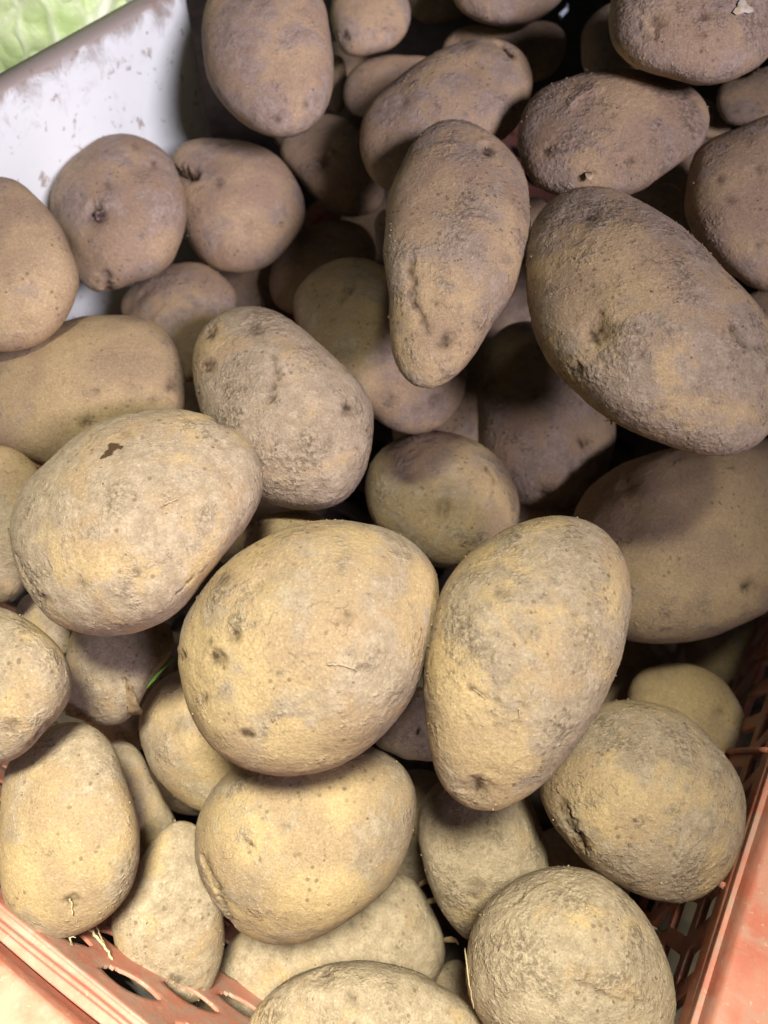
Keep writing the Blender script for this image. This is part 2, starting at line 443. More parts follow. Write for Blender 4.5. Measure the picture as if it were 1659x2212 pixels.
def loft(name, rings, mat, parent, cap_last=False, dirt=None):
    base = [subdiv_ring(rings[0])]
    n = len(base[0]); RR = []
    # keep equal counts by resampling each ring by arc length
    for rg in rings:
        P = np.array(rg + [rg[0]]); s = np.concatenate([[0], np.cumsum(np.linalg.norm(np.diff(P, axis=0), axis=1))])
        t = np.linspace(0, 1, 240, endpoint=False) * s[-1]
        RR.append(np.stack([np.interp(t, s, P[:, k]) for k in range(3)], 1))
    n = 240; V = np.concatenate(RR); Fc = []
    for i in range(len(RR) - 1):
        for k in range(n): Fc.append((i * n + k, i * n + (k + 1) % n, (i + 1) * n + (k + 1) % n, (i + 1) * n + k))
    if cap_last: Fc.append(tuple((len(RR) - 1) * n + k for k in range(n)))
    o = add_mesh(name, V, Fc, mat, parent)
    if dirt: attr(o, 'rimdirt', np.repeat(dirt, n))
    return o
zs = np.linspace(0.004, WRIM_Z - 0.012, 16)
outer = [ring(0.0005, z, 0.030) for z in zs]; d_o = [0.0] * 14 + [0.12, 0.30]
outer += [ring(0.0002, WRIM_Z - 0.006, 0.030), ring(0.0002, WRIM_Z - 0.0015, 0.030), ring(0.0012, WRIM_Z, 0.030), ring(0.008, WRIM_Z + 0.0003, 0.030), ring(0.0160, WRIM_Z, 0.030), ring(0.0170, WRIM_Z - 0.002, 0.030)]
d_o += [0.42, 0.60, 0.95, 1.15, 1.15, 0.9]
for z in np.linspace(WRIM_Z - 0.02, 0.012, 6): outer.append(ring(0.0180, z, 0.030)); d_o.append(0.2)
loft('crate_shell', outer, M_WHITE, wcrate, True, d_o)

# ------------------------------------------------------------------ potatoes
def ico(level):
    bm = bmesh.new(); bmesh.ops.create_icosphere(bm, subdivisions=level, radius=1.0)
    bm.verts.ensure_lookup_table()
    V = np.array([v.co[:] for v in bm.verts]); Fc = np.array([[v.index for v in f.verts] for f in bm.faces], dtype=np.int32)
    bm.free(); return V / np.linalg.norm(V, axis=1)[:, None], Fc
ICO = {5: ico(5), 6: ico(6), 7: ico(7)}

def vnormals(V, Fc):
    fn = np.cross(V[Fc[:, 1]] - V[Fc[:, 0]], V[Fc[:, 2]] - V[Fc[:, 0]])
    N = np.zeros_like(V)
    for k in range(3): 
        for c in range(3): N[:, c] += np.bincount(Fc[:, k], fn[:, c], len(V))
    return N / (np.linalg.norm(N, axis=1)[:, None] + 1e-12)

class Outline:
    """smooth closed outline as a Fourier series of radius over angle, in picture units"""
    def __init__(s, pts, order=7):
        P = np.array(pts, float)
        Q = np.concatenate([P, P[:1]]); sl = np.linalg.norm(np.diff(Q, axis=0), axis=1); cs = np.concatenate([[0], np.cumsum(sl)])
        t = np.linspace(0, cs[-1], 240, endpoint=False)
        D = np.stack([np.interp(t, cs, Q[:, 0]), np.interp(t, cs, Q[:, 1])], 1)
        s.c = D.mean(0)
        for _ in range(3):                                     # area centroid
            x, y = D[:, 0], D[:, 1]; x2, y2 = np.roll(x, -1), np.roll(y, -1); cr = x * y2 - x2 * y
            s.c = np.array([((x + x2) * cr).sum(), ((y + y2) * cr).sum()]) / (3 * cr.sum())
        d = D - s.c; d[:, 1] *= -1                             # y up
        th = np.arctan2(d[:, 1], d[:, 0]); r = np.linalg.norm(d, axis=1)
        A = [np.ones_like(th)]
        for k in range(1, order + 1): A += [np.cos(k * th), np.sin(k * th)]
        A = np.stack(A, 1)
        reg = np.diag([0] + [0.03 * k ** 2 for k in range(1, order + 1) for _ in (0, 1)])
        s.k = np.linalg.solve(A.T @ A + reg, A.T @ r); s.order = order
        cov = np.cov(d.T); ev = np.sqrt(np.linalg.eigvalsh(cov)) * math.sqrt(2)
        s.minor, s.major = ev[0], ev[1]
    def r(s, th, rho=1.0):
        out = s.k[0]
        for k in range(1, s.order + 1):
            out = out + rho ** k * (s.k[2 * k - 1] * np.cos(k * th) + s.k[2 * k] * np.sin(k * th))
        return out

SHEAR = 0.28
def shape(ol, Zc, fat, tilt, dirs):
    """unit directions -> local offsets (camera frame a: right, b: up in picture units; depth along the sight line in metres)"""
    rho = np.sqrt(dirs[:, 0] ** 2 + dirs[:, 1] ** 2); th = np.arctan2(dirs[:, 1], dirs[:, 0])
    rr = ol.r(th, np.clip(rho, 0, 1)) * rho
    a, b = rr * np.cos(th), rr * np.sin(th)
    depth = -dirs[:, 2] * ol.minor * Zc / FPX * fat + (b * (SHEAR + tilt[1]) + a * tilt[0]) * Zc / FPX
    return a, b, depth

# each potato: outline in picture units (x right, y down), distance guess, fatness, dust, crust, marks, label. Listed front to back.
POT = []
def P(pts, Z, label, dust=0.5, crust=0.25, marks=(), fat=0.92, tilt=(0, 0), lev=6, lump=1.0, eyes=3):
    POT.append(dict(pts=pts, Z=Z, label=label, dust=dust, crust=crust, marks=marks, fat=fat, tilt=tilt, lev=lev, lump=lump, eyes=eyes))

P([(382,1405),(395,1340),(420,1295),(460,1240),(525,1180),(590,1140),(650,1117),(715,1107),(775,1112),(829,1125),(880,1155),(920,1185),(950,1220),(955,1250),(950,1290),(935,1360),(915,1420),(890,1480),(855,1540),(800,1600),(740,1635),(670,1657),(600,1660),(540,1648),(480,1615),(435,1575),(400,1510),(385,1455)],
  0.330, 'big round yellow-tan potato at the centre with a cluster of dark eyes', 0.50, 0.36,
  (('eye',483,1418,13,1.3),('eye',523,1372,11,1.2),('eye',467,1390,8,1.0),('eye',400,1415,11,1),('eye',548,1563,9,1.3),('eye',460,1500,10,.6),('eye',497,1256,14,.7),('eye',735,1340,16,.5),('crack',[(605,1205),(620,1225),(640,1232)],3,1.2),
   ('bare',590,1395,55),('bare',440,1430,60),('bare',505,1560,60),('bare',745,1590,50),('bare',900,1270,38),('bare',560,1490,40),('bare',640,1600,60),('crack',[(793,1385),(800,1410)],1.5,1)), fat=.95, lev=7, eyes=2)
P([(1200,1100),(1140,1110),(1090,1135),(1040,1165),(1000,1195),(970,1235),(950,1290),(930,1360),(920,1420),(917,1500),(925,1580),(945,1635),(970,1690),(1000,1722),(1040,1737),(1080,1735),(1115,1722),(1155,1690),(1200,1655),(1250,1590),(1295,1520),(1330,1445),(1355,1350),(1365,1270),(1360,1220),(1340,1175),(1310,1135),(1270,1112),(1230,1101)],
  0.328, 'long egg-shaped dusty potato with a dark hollow at its lower tip, right of centre', 0.62, 0.50,
  (('eye',1040,1680,20,1.2),('dent',1040,1665,40,.25),('bare',1060,1590,75),('bare',990,1455,40),('dent',1070,1490,45,.16),('crack',[(1030,1475),(1050,1492),(1085,1500)],4,.8),('eye',1085,1285,14,.5),('eye',1130,1640,13,-.5)), fat=.95, lev=7, eyes=1)
P([(20,1140),(30,1090),(55,1040),(90,1000),(140,960),(200,915),(260,888),(330,876),(400,877),(450,888),(500,915),(540,945),(568,985),(576,1025),(570,1060),(550,1110),(520,1150),(480,1195),(440,1250),(400,1300),(345,1340),(280,1360),(215,1364),(135,1340),(85,1295),(40,1220),(25,1180)],
  0.345, 'large pale dusty potato on the left with a dark brown blotch near its top', 0.72, 0.33,
  (('stain',((243,970,13),(258,972,8),(236,985,9),(228,995,6))),('crack',[(50,1200),(75,1245),(110,1280)],8,.6),('eye',485,905,16,.7),('eye',268,938,10,.6),('eye',110,1280,12,.8),('dent',105,1140,16,.25),('bare',430,1230,40),('crack',[(370,1270),(400,1240),(440,1215)],2,1)), fat=.95, lev=7, eyes=2)
P([(1125,560),(1128,520),(1140,470),(1160,430),(1190,405),(1240,388),(1290,387),(1340,400),(1380,422),(1430,450),(1480,490),(1520,530),(1560,580),(1610,635),(1655,690),(1680,740),(1690,800),(1675,880),(1640,940),(1590,963),(1530,967),(1470,955),(1400,935),(1340,910),(1280,870),(1220,820),(1180,770),(1154,725),(1132,640)],
  0.365, 'largest long potato on the right, crusted with grey soil on its lower right half', 0.55, 0.58,
  (('dent',1300,700,45,.22),('eye',1300,710,22,.8),('eye',1275,470,16,.6),('bare',1290,640,80),('bare',1400,610,60),('bare',1250,620,60),('dent',1370,430,30,.15),('eye',1260,790,12,.7),('crack',[(1560,700),(1600,740),(1640,745)],7,.9)), lev=7, tilt=(-.12,.05), eyes=2)
P([(830,480),(835,430),(850,380),(870,330),(895,285),(930,255),(975,243),(1020,248),(1060,265),(1095,300),(1130,350),(1147,400),(1148,450),(1140,520),(1124,585),(1100,640),(1065,690),(1030,740),(1000,785),(960,808),(920,818),(890,812),(865,780),(855,740),(848,680),(840,610),(832,540)],
  0.385, 'long tapering potato standing upright, pointed tip down, mottled with dark soil spots', 0.45, 0.48,
  (('eye',1055,318,13,1.3),('eye',965,715,15,.8),('bare',930,400,50),('bare',960,690,40),('bare',890,480,40),('eye',945,640,10,.5),('dent',1040,600,50,.08),('crack',[(895,560),(900,640),(925,690)],9,.5)), lev=7, tilt=(0,.12), eyes=2)
P([(422,1860),(420,1820),(422,1770),(440,1725),(475,1680),(515,1650),(570,1622),(650,1603),(740,1598),(815,1608),(870,1640),(895,1690),(899,1730),(897,1770),(885,1820),(865,1870),(830,1925),(775,1965),(725,2000),(665,2027),(610,2037),(555,2025),(500,1990),(460,1945),(435,1900)],
  0.365, 'pale yellow potato below the centre one, a deep dark crease down its left side', 0.58, 0.24,
  (('crack',[(450,1850),(468,1885),(485,1925),(492,1960),(505,1985)],9,.75),('dent',560,1845,36,.12),('crack',[(545,1815),(565,1828),(575,1850)],3,.9),('bare',700,1820,80),('bare',760,1740,60),('bare',640,1930,60),('eye',620,1790,8,.4)), lev=7, eyes=1)
P([(1005,2070),(1020,2000),(1045,1945),(1080,1910),(1130,1880),(1180,1867),(1230,1865),(1280,1877),(1330,1905),(1370,1935),(1400,1975),(1430,2035),(1447,2090),(1454,2145),(1450,2212),(1430,2270),(1370,2330),(1260,2350),(1140,2320),(1060,2240),(1030,2185),(1010,2145)],
  0.340, 'rough potato thick with granular mud at the bottom right, a thin crack across it', 0.90, 0.58,
  (('crack',[(1245,2118),(1290,2140),(1340,2160)],3,1.5),('crack',[(1345,2140),(1362,2165)],4,1.2),('dent',1110,1935,30,.15),('crack',[(1100,1960),(1130,1930),(1180,1905)],4,.6)), lev=7, eyes=1)
P([(1295,1515),(1370,1505),(1430,1515),(1490,1545),(1535,1585),(1570,1630),(1595,1675),(1610,1720),(1612,1760),(1605,1800),(1585,1855),(1560,1900),(1520,1930),(1465,1945),(1420,1940),(1360,1920),(1295,1885),(1245,1840),(1200,1785),(1175,1730),(1162,1690),(1175,1640),(1205,1585),(1245,1540)],
  0.362, 'round brown potato with cracked soil, lying against the right red lattice wall', 0.62, 0.55,
  (('crack',[(1225,1740),(1250,1790),(1275,1825)],12,.6),('eye',1260,1810,14,.9),('bare',1340,1740,70),('bare',1210,1720,40),('crack',[(1515,1605),(1530,1620),(1560,1635)],3,1.1),('crack',[(1440,1820),(1455,1840),(1480,1850)],3,.8)), lev=7, eyes=1)
P([(535,2212),(550,2175),(590,2135),(645,2100),(700,2080),(760,2072),(830,2072),(880,2090),(930,2110),(990,2155),(1030,2185),(1065,2212),(1085,2270),(1050,2340),(900,2390),(700,2390),(570,2340),(525,2270)],
  0.352, 'pale muddy potato cut by the bottom edge of the picture, left of the rough one', 0.85, 0.42,
  (('dent',695,2120,22,.3),('eye',705,2113,14,.5),('eye',760,2160,14,.5)), lev=7, eyes=1)
P([(1320,0),(1317,50),(1325,100),(1350,130),(1405,155),(1475,175),(1525,183),(1570,175),(1610,160),(1650,132),(1690,90),(1710,20),(1700,-60),(1620,-110),(1500,-120),(1400,-110),(1340,-60)],
  0.415, 'knobbly potato in the top right corner with a small white nick', 0.50, 0.60,
  (('eye',1425,45,16,.7),('eye',1520,30,9,1),('eye',1510,70,10,.5),('crack',[(1380,60),(1395,80),(1420,70)],8,.6)), lev=6, lump=1.3, eyes=2)
P([(-60,400),(0,373),(40,390),(80,420),(115,465),(145,515),(165,570),(168,615),(155,660),(130,700),(95,735),(50,752),(0,752),(-60,740),(-110,650),(-110,500)],
  0.42, 'smooth orange-tan potato at the left edge, just below the white crate wall', 0.33, 0.12, (('bare',40,520,80),('eye',55,690,14,.4),('eye',20,600,12,.3)), lev=6, eyes=1)
P([(1117,300),(1130,240),(1155,200),(1200,175),(1255,157),(1305,148),(1370,147),(1430,155),(1480,175),(1520,210),(1533,250),(1530,285),(1505,320),(1470,350),(1420,385),(1375,415),(1330,425),(1270,425),(1220,420),(1190,417),(1165,400),(1140,370),(1120,330)],
  0.425, 'oval potato in the upper right with crumbs of soil along its upper edge', 0.45, 0.58,
  (('eye',1190,325,11,.9),('dent',1365,335,16,.3),('eye',1365,340,8,.5),('crack',[(1240,225),(1260,205),(1290,195)],9,-.4),('bare',1350,240,60),('eye',1480,195,9,.6),('bare',1290,370,30)), lev=7, eyes=1)
P([(0,1305),(40,1322),(80,1350),(120,1385),(145,1425),(157,1470),(152,1505),(125,1545),(95,1575),(55,1620),(0,1647),(-60,1650),(-120,1600),(-140,1480),(-110,1350),(-50,1305)],
  0.335, 'dusty potato cut by the left edge, lying on the pale lower-left oval one', 0.75, 0.35, (('crack',[(60,1600),(85,1570),(105,1560)],5,.8),('eye',20,1565,12,.8),('dent',60,1480,40,.08)), lev=6, eyes=1)
P([(20,1630),(70,1585),(115,1555),(160,1547),(200,1562),(235,1590),(255,1620),(275,1695),(295,1755),(302,1810),(297,1870),(280,1920),(250,1960),(210,1990),(165,2015),(115,2025),(70,2015),(35,1985),(10,1940),(0,1890),(-2,1800),(0,1740),(5,1680)],
  0.350, 'pale oval potato resting on the front red wall in the lower left corner', 0.60, 0.20, (('eye',155,1938,13,.8),('bare',130,1780,70),('bare',60,1880,60),('bare',130,1930,40),('dent',90,1870,40,.06)), lev=7, eyes=1)
P([(415,790),(420,730),(450,685),(490,660),(540,652),(590,660),(630,685),(685,730),(735,780),(780,825),(805,880),(806,925),(795,980),(775,1030),(745,1070),(710,1092),(670,1097),(620,1090),(560,1075),(500,1010),(450,930),(425,860)],
  0.385, 'greyish pitted potato behind the blotched one, two dark eyes on its left shoulder', 0.80, 0.55,
  (('eye',457,722,13,1),('eye',458,795,12,1),('eye',555,715,18,.7),('eye',745,883,13,.9),('dent',640,870,50,.08),('bare',450,760,35),('crack',[(590,770),(600,820),(585,860)],8,.4)), lev=7, eyes=1)
P([(435,40),(436,100),(445,150),(465,200),(500,240),(540,272),(590,295),(630,292),(665,277),(695,250),(715,200),(720,140),(712,60),(700,0),(680,-40),(625,-68),(560,-75),(500,-65),(455,-30)],
  0.475, 'upright smooth brown potato at the top, next to the end of the white crate', 0.48, 0.22, (('eye',592,242,10,.8),('eye',660,218,9,.6),('dent',600,100,60,.06),('bare',660,150,35)), lev=6, eyes=1)
P([(107,435),(112,395),(135,360),(170,325),(210,295),(250,285),(295,287),(335,305),(365,335),(388,375),(400,425),(400,480),(390,525),(370,560),(340,590),(300,607),(265,620),(240,614),(222,628),(195,628),(172,600),(150,540),(115,480)],
  0.485, 'brown potato leaning on the white wall, a dark shrivelled sprout on its left', 0.45, 0.28, (('eye',210,462,18,1.1),('eye',230,405,12,.5),('eye',290,320,9,.6),('eye',330,355,8,.7),('bare',320,540,22),('bare',240,510,40),('crack',[(225,585),(232,600),(235,622)],9,1.0),('eye',210,600,9,.8)), lev=6, eyes=0)
P([(372,325),(400,302),(450,296),(510,300),(560,310),(600,335),(630,370),(655,420),(660,460),(645,500),(620,535),(580,570),(535,585),(490,585),(450,570),(415,535),(395,500),(385,450),(378,400),(368,360)],
  0.52, 'dark round potato with a deep notch at its upper left, right of the sprouting one', 0.42, 0.22, (('crack',[(370,370),(400,378),(425,380)],8,2.0),('crack',[(375,375),(410,376)],12,1.0),('eye',475,398,9,.7),('eye',535,475,14,.4),('bare',530,420,50)), lev=6, eyes=1)
P([(120,705),(165,683),(225,674),(280,674),(325,685),(360,710),(385,755),(400,810),(400,870),(385,930),(320,990),(220,1025),(100,1010),(60,985),(0,960),(-60,930),(-80,850),(-60,770),(0,752),(60,725)],
  0.43, 'yellow-brown potato on the left with rows of dark specks, behind the blotched one', 0.32, 0.28, (('bare',150,800,110),('bare',280,850,80),('eye',365,830,14,.7),('eye',325,860,10,.5),('eye',205,845,8,.5),('eye',180,905,14,.5)), lev=6, eyes=1)
P([(0,955),(40,968),(85,1005),(100,1060),(90,1150),(70,1220),(45,1275),(10,1300),(-30,1305),(-90,1250),(-110,1130),(-80,1010),(-40,960)],
  0.40, 'potato half hidden at the left edge behind the pale blotched potato', 0.55, 0.2, (('bare',20,1010,50),), eyes=1)
P([(787,1050),(795,1010),(820,970),(860,942),(920,928),(970,930),(1020,945),(1060,970),(1095,1010),(1115,1050),(1124,1090),(1118,1130),(1090,1170),(1030,1210),(970,1225),(900,1210),(840,1170),(800,1110)],
  0.465, 'round potato in the dark hollow just above the two central potatoes', 0.45, 0.45, (('eye',960,1100,18,.5),('dent',950,1085,50,.12),('eye',980,1130,8,-.4),('crack',[(1050,1010),(1060,1040),(1055,1070)],4,.6)), eyes=1)
P([(780,290),(778,270),(790,235),(830,190),(880,150),(940,110),(1000,85),(1050,78),(1095,85),(1130,105),(1150,135),(1150,180),(1145,230),(1110,280),(1040,330),(960,375),(900,405),(845,412),(810,390),(790,350)],
  0.47, 'elongated potato lying slantwise behind the upright one, a black torn hole near its end', 0.45, 0.30, (('crack',[(1080,95),(1098,105),(1105,122)],5,2.0),('stain',((1099,108,7),(1105,117,6),(1092,100,5))),('eye',1030,150,18,.3),('dent',870,215,18,.3),('eye',1010,90,12,.5)), eyes=2, lev=6)
P([(1480,440),(1483,400),(1490,355),(1505,320),(1530,298),(1570,285),(1610,265),(1660,245),(1720,240),(1780,300),(1790,420),(1770,540),(1720,620),(1660,622),(1620,615),(1570,585),(1520,540),(1490,490)],
  0.43, 'orange-brown potato cut by the right edge, above the largest soil-crusted one', 0.38, 0.42, (('bare',1600,430,70),('eye',1580,430,11,.5),('eye',1560,390,8,.7),('eye',1640,520,12,.4),('eye',1640,370,12,.5)), eyes=1, lev=6)
P([(1240,1095),(1260,1060),(1300,1025),(1360,990),(1440,965),(1540,945),(1640,940),(1730,960),(1790,1030),(1800,1130),(1760,1230),(1700,1290),(1604,1340),(1529,1370),(1429,1382),(1354,1375),(1290,1320),(1250,1240),(1235,1160)],
  0.46, 'long orange-brown potato in shadow at the right edge, under the largest one', 0.22, 0.35, (('bare',1450,1050,120),('bare',1330,1080,60),('eye',1605,1255,14,.8),('eye',1370,1060,20,.4),('bare',1550,1150,100)), eyes=1, lev=6)
P([(245,1990),(260,1945),(285,1905),(300,1860),(310,1825),(345,1795),(380,1770),(415,1760),(440,1780),(458,1840),(474,1920),(488,2000),(484,2060),(460,2130),(428,2160),(400,2165),(350,2157),(300,2130),(270,2090),(250,2040)],
  0.362, 'pear-shaped pale potato in the lower left beside the lattice openings', 0.78, 0.22, (('eye',330,2010,18,-.5),('eye',355,1968,13,.4),('dent',400,2000,40,.15),('eye',380,2115,12,.7),('crack',[(405,2130),(430,2135)],4,.7),('dent',320,1880,30,.08)), eyes=0, lev=7, tilt=(0.35,0.0), fat=.8)
P([(430,2180),(440,2125),(480,2050),(530,2000),(620,1960),(720,1920),(800,1885),(860,1870),(905,1900),(930,1950),(955,2000),(970,2050),(955,2100),(900,2160),(800,2230),(650,2270),(520,2270),(440,2240)],
  0.41, 'broad mud-dusted potato under the creased one, with a thin vertical crack', 0.92, 0.30, (('crack',[(780,1965),(783,2010),(787,2060)],2,1.5),('eye',760,2000,16,.3)), eyes=1, lev=7)
P([(900,1795),(905,1740),(935,1690),(990,1660),(1060,1650),(1120,1680),(1155,1740),(1180,1810),(1185,1880),(1170,1950),(1120,2010),(1060,2035),(1010,2027),(960,1975),(925,1900)],
  0.40, 'muddy potato deep below the tip of the long egg-shaped one', 0.90, 0.62, (('crack',[(1045,1800),(1050,1780),(1065,1755)],4,1.3),('eye',1030,1920,20,.5)), eyes=1)
P([(298,1565),(305,1525),(328,1482),(370,1448),(430,1440),(490,1480),(540,1560),(550,1650),(520,1720),(470,1755),(425,1748),(365,1705),(330,1665),(307,1620)],
  0.385, 'shaded brown potato tucked under the left flank of the central one', 0.50, 0.2, (('eye',380,1570,20,.4),), eyes=1)
P([(130,1480),(150,1380),(170,1330),(250,1310),(330,1320),(375,1360),(378,1400),(350,1440),(320,1480),(297,1530),(270,1555),(225,1568),(180,1550),(140,1540)],
  0.395, 'potato with a peeling curl of skin, beneath the large blotched one', 0.70, 0.25, (('crack',[(140,1535),(180,1540),(215,1545)],8,-.5),('eye',200,1490,9,-.6)), eyes=0)
P([(1370,1455),(1430,1430),(1505,1435),(1550,1460),(1585,1495),(1610,1545),(1615,1580),(1600,1630),(1540,1680),(1440,1660),(1370,1600),(1350,1520)],
  0.475, 'small brown potato in the dark gap by the right wall, above the round one', 0.30, 0.2, (('eye',1555,1535,10,.9),('bare',1480,1520,50)), eyes=1)
P([(1022,865),(1025,800),(1045,745),(1080,705),(1125,683),(1190,700),(1250,760),(1300,830),(1330,910),(1330,980),(1300,1040),(1260,1085),(1210,1103),(1150,1100),(1090,1060),(1045,1000),(1025,930)],
  0.475, 'dark potato in shade under the left edge of the largest soil-crusted one', 0.50, 0.45, (('eye',1250,950,14,1),('eye',1230,1015,12,.6),('eye',1175,1050,14,.8)), eyes=1)
P([(628,660),(640,625),(670,585),(710,558),(755,550),(810,560),(870,600),(930,660),(980,720),(1008,780),(1005,830),(985,880),(950,915),(900,932),(850,925),(800,890),(740,830),(680,760),(640,710)],
  0.48, 'olive-brown potato behind the pointed tip of the long upright one', 0.50, 0.25, (('crack',[(735,660),(750,640),(765,625)],7,1),('eye',935,855,14,.6),('eye',840,850,9,.5)), eyes=1, lev=6)
P([(235,1600),(285,1598),(312,1640),(334,1690),(367,1750),(384,1785),(372,1820),(320,1855),(250,1850),(190,1800),(175,1690),(195,1620)],
  0.40, 'narrow potato wedged behind the pale oval one in the lower left', 0.72, 0.2, (), eyes=1)
P([(805,1590),(840,1550),(880,1490),(910,1480),(960,1520),(970,1580),(950,1640),(900,1643),(850,1630),(815,1610)],
  0.42, 'small dark potato with a black round hole between the two central potatoes', 0.35, 0.3, (('eye',903,1583,7,1.6),('stain',((903,1583,7),))), eyes=0)
P([(520,1190),(540,1140),(575,1112),(630,1102),(685,1108),(720,1140),(720,1220),(680,1280),(600,1300),(540,1270)],
  0.40, 'sliver of a tan potato between the blotched and the central one', 0.60, 0.25, (), eyes=1)
P([(30,1330),(45,1295),(65,1278),(100,1300),(150,1350),(160,1400),(120,1420),(60,1380)],
  0.41, 'small shaded potato under the lower left of the blotched one', 0.65, 0.2, (), eyes=1)
P([(605,330),(610,300),(640,270),(680,248),(720,242),(760,262),(790,300),(815,350),(830,400),(825,440),(800,460),(760,468),(720,460),(680,430),(640,380),(615,350)],
  0.55, 'dim brown potato below the upright smooth one at the top', 0.45, 0.25, (('eye',700,350,14,.6),), eyes=1)
P([(255,655),(290,610),(340,575),(395,562),(450,570),(495,610),(515,640),(500,690),(470,740),(440,800),(400,830),(330,780),(280,710)],
  0.50, 'shadowed potato beneath the notched one, behind the yellow-brown one', 0.45, 0.2, (), eyes=2)
P([(580,600),(600,545),(645,500),(700,475),(760,475),(800,500),(815,535),(805,580),(770,630),(700,670),(630,680),(590,650)],
  0.53, 'nearly black potato deep in the gap right of the notched one', 0.25, 0.2, (), eyes=2)
P([(712,40),(715,-10),(740,-50),(800,-70),(860,-50),(885,0),(887,40),(875,75),(850,100),(810,115),(770,122),(745,115),(725,85)],
  0.56, 'purplish brown round potato at the top, right of the upright smooth one', 0.50, 0.2, (('eye',745,75,10,.9),('bare',810,10,30)), eyes=1)
P([(980,0),(1000,30),(1040,50),(1090,58),(1140,50),(1180,30),(1215,0),(1230,-50),(1180,-100),(1090,-120),(1000,-90),(970,-40)],
  0.53, 'brown potato cut by the top edge above the elongated one', 0.42, 0.3, (), eyes=1)
P([(950,105),(975,72),(1015,52),(1080,60),(1140,50),(1190,42),(1222,75),(1225,110),(1205,150),(1170,175),(1130,180),(1050,170),(980,150)],
  0.55, 'dark potato behind the holed end of the elongated one', 0.35, 0.2, (('eye',1000,92,14,.5),), eyes=1)
P([(742,200),(748,165),(775,135),(820,120),(870,118),(930,122),(960,150),(930,200),(880,240),(820,255),(770,250),(748,230)],
  0.56, 'reddish brown potato behind the lower end of the elongated one', 0.35, 0.2, (), eyes=1)
P([(1253,90),(1265,50),(1295,18),(1340,0),(1390,30),(1410,90),(1390,160),(1340,190),(1290,185),(1260,150)],
  0.53, 'plain brown potato peeping out left of the knobbly top right one', 0.50, 0.15, (), eyes=1)
P([(1545,205),(1560,180),(1610,165),(1660,140),(1720,150),(1740,210),(1700,260),(1640,270),(1590,272),(1560,260)],
  0.51, 'dim potato at the right edge under the knobbly top right one', 0.50, 0.2, (), eyes=1)
P([(1500,210),(1530,213),(1560,240),(1580,275),(1570,295),(1530,300),(1490,290),(1470,250)],
  0.53, 'small brown potato showing behind the right end of the oval one', 0.45, 0.2, (), eyes=1)
P([(880,10),(890,-40),(950,-60),(1000,-20),(1010,20),(980,45),(930,52),(895,40)],
  0.60, 'dark potato at the top edge between the purplish one and its right neighbour', 0.35, 0.2, (), eyes=1)
P([(700,150),(720,115),(745,130),(752,190),(745,230),(720,245),(700,220)],
  0.60, 'dark sliver of potato right of the upright smooth one', 0.4, 0.2, (), eyes=1)
P([(808,480),(820,455),(850,450),(880,500),(880,560),(840,570),(815,545)],
  0.50, 'thin edge of potato left of the long tapering upright one', 0.45, 0.2, (), eyes=1)
P([(1090,480),(1130,430),(1170,425),(1200,470),(1190,540),(1130,560)],
  0.50, 'bit of potato between the upright tapering one and the largest one', 0.45, 0.2, (), eyes=1)
P([(1600,650),(1640,625),(1700,630),(1750,690),(1720,760),(1650,760)],
  0.48, 'small dark potato at the right edge between the largest and the orange-brown one', 0.4, 0.2, (), eyes=1)
P([(930,2140),(950,2085),(1000,2070),(1040,2150),(1030,2230),(960,2230)],
  0.43, 'small muddy potato in the gap left of the rough cracked one', 0.8, 0.4, (), eyes=1)


# distances: every potato lies behind those listed before it, pushed back along the sight line until it only touches them
CELL = 10
gx = np.arange(-200, 1900, CELL); gy = np.arange(-220, 2460, CELL)
GX, GY = np.meshgrid(gx, gy)
back = np.full(GX.shape, -1.0)            # farthest occupied distance so far at each cell
placed = []
for i, p in enumerate(POT):
    ol = Outline(p['pts']); p['ol'] = ol
    a = GX - ol.c[0]; b = -(GY - ol.c[1])
    th = np.arctan2(b, a); rad = np.sqrt(a * a + b * b)
    rho = rad / ol.r(th); ins = rho < 0.97
    rh = np.clip(rho, 0, 1)
    def half(Z): return np.sqrt(1 - rh ** 2) * ol.minor * Z / FPX * p['fat']
    def mid(Z): return Z + (b * (SHEAR + p['tilt'][1]) + a * p['tilt'][0]) * Z / FPX
    Z = p['Z']
    for _ in range(6):
        gap = (back - (mid(Z) - half(Z)))[ins]
        push = gap.max() - 0.0015
        if push > 0: Z += push
        else: break
    p['Zf'] = Z
    nb = (mid(Z) + half(Z))
    back = np.where(ins, np.maximum(back, nb), back)

rng = np.random.RandomState(11)
def seg_dist(x, y, pts):
    best = np.full(x.shape, 1e9)
    for (x0, y0), (x1, y1) in zip(pts[:-1], pts[1:]):
        dx, dy = x1 - x0, y1 - y0; t = np.clip(((x - x0) * dx + (y - y0) * dy) / (dx * dx + dy * dy + 1e-9), 0, 1)
        best = np.minimum(best, np.hypot(x - x0 - t * dx, y - y0 - t * dy))
    return best

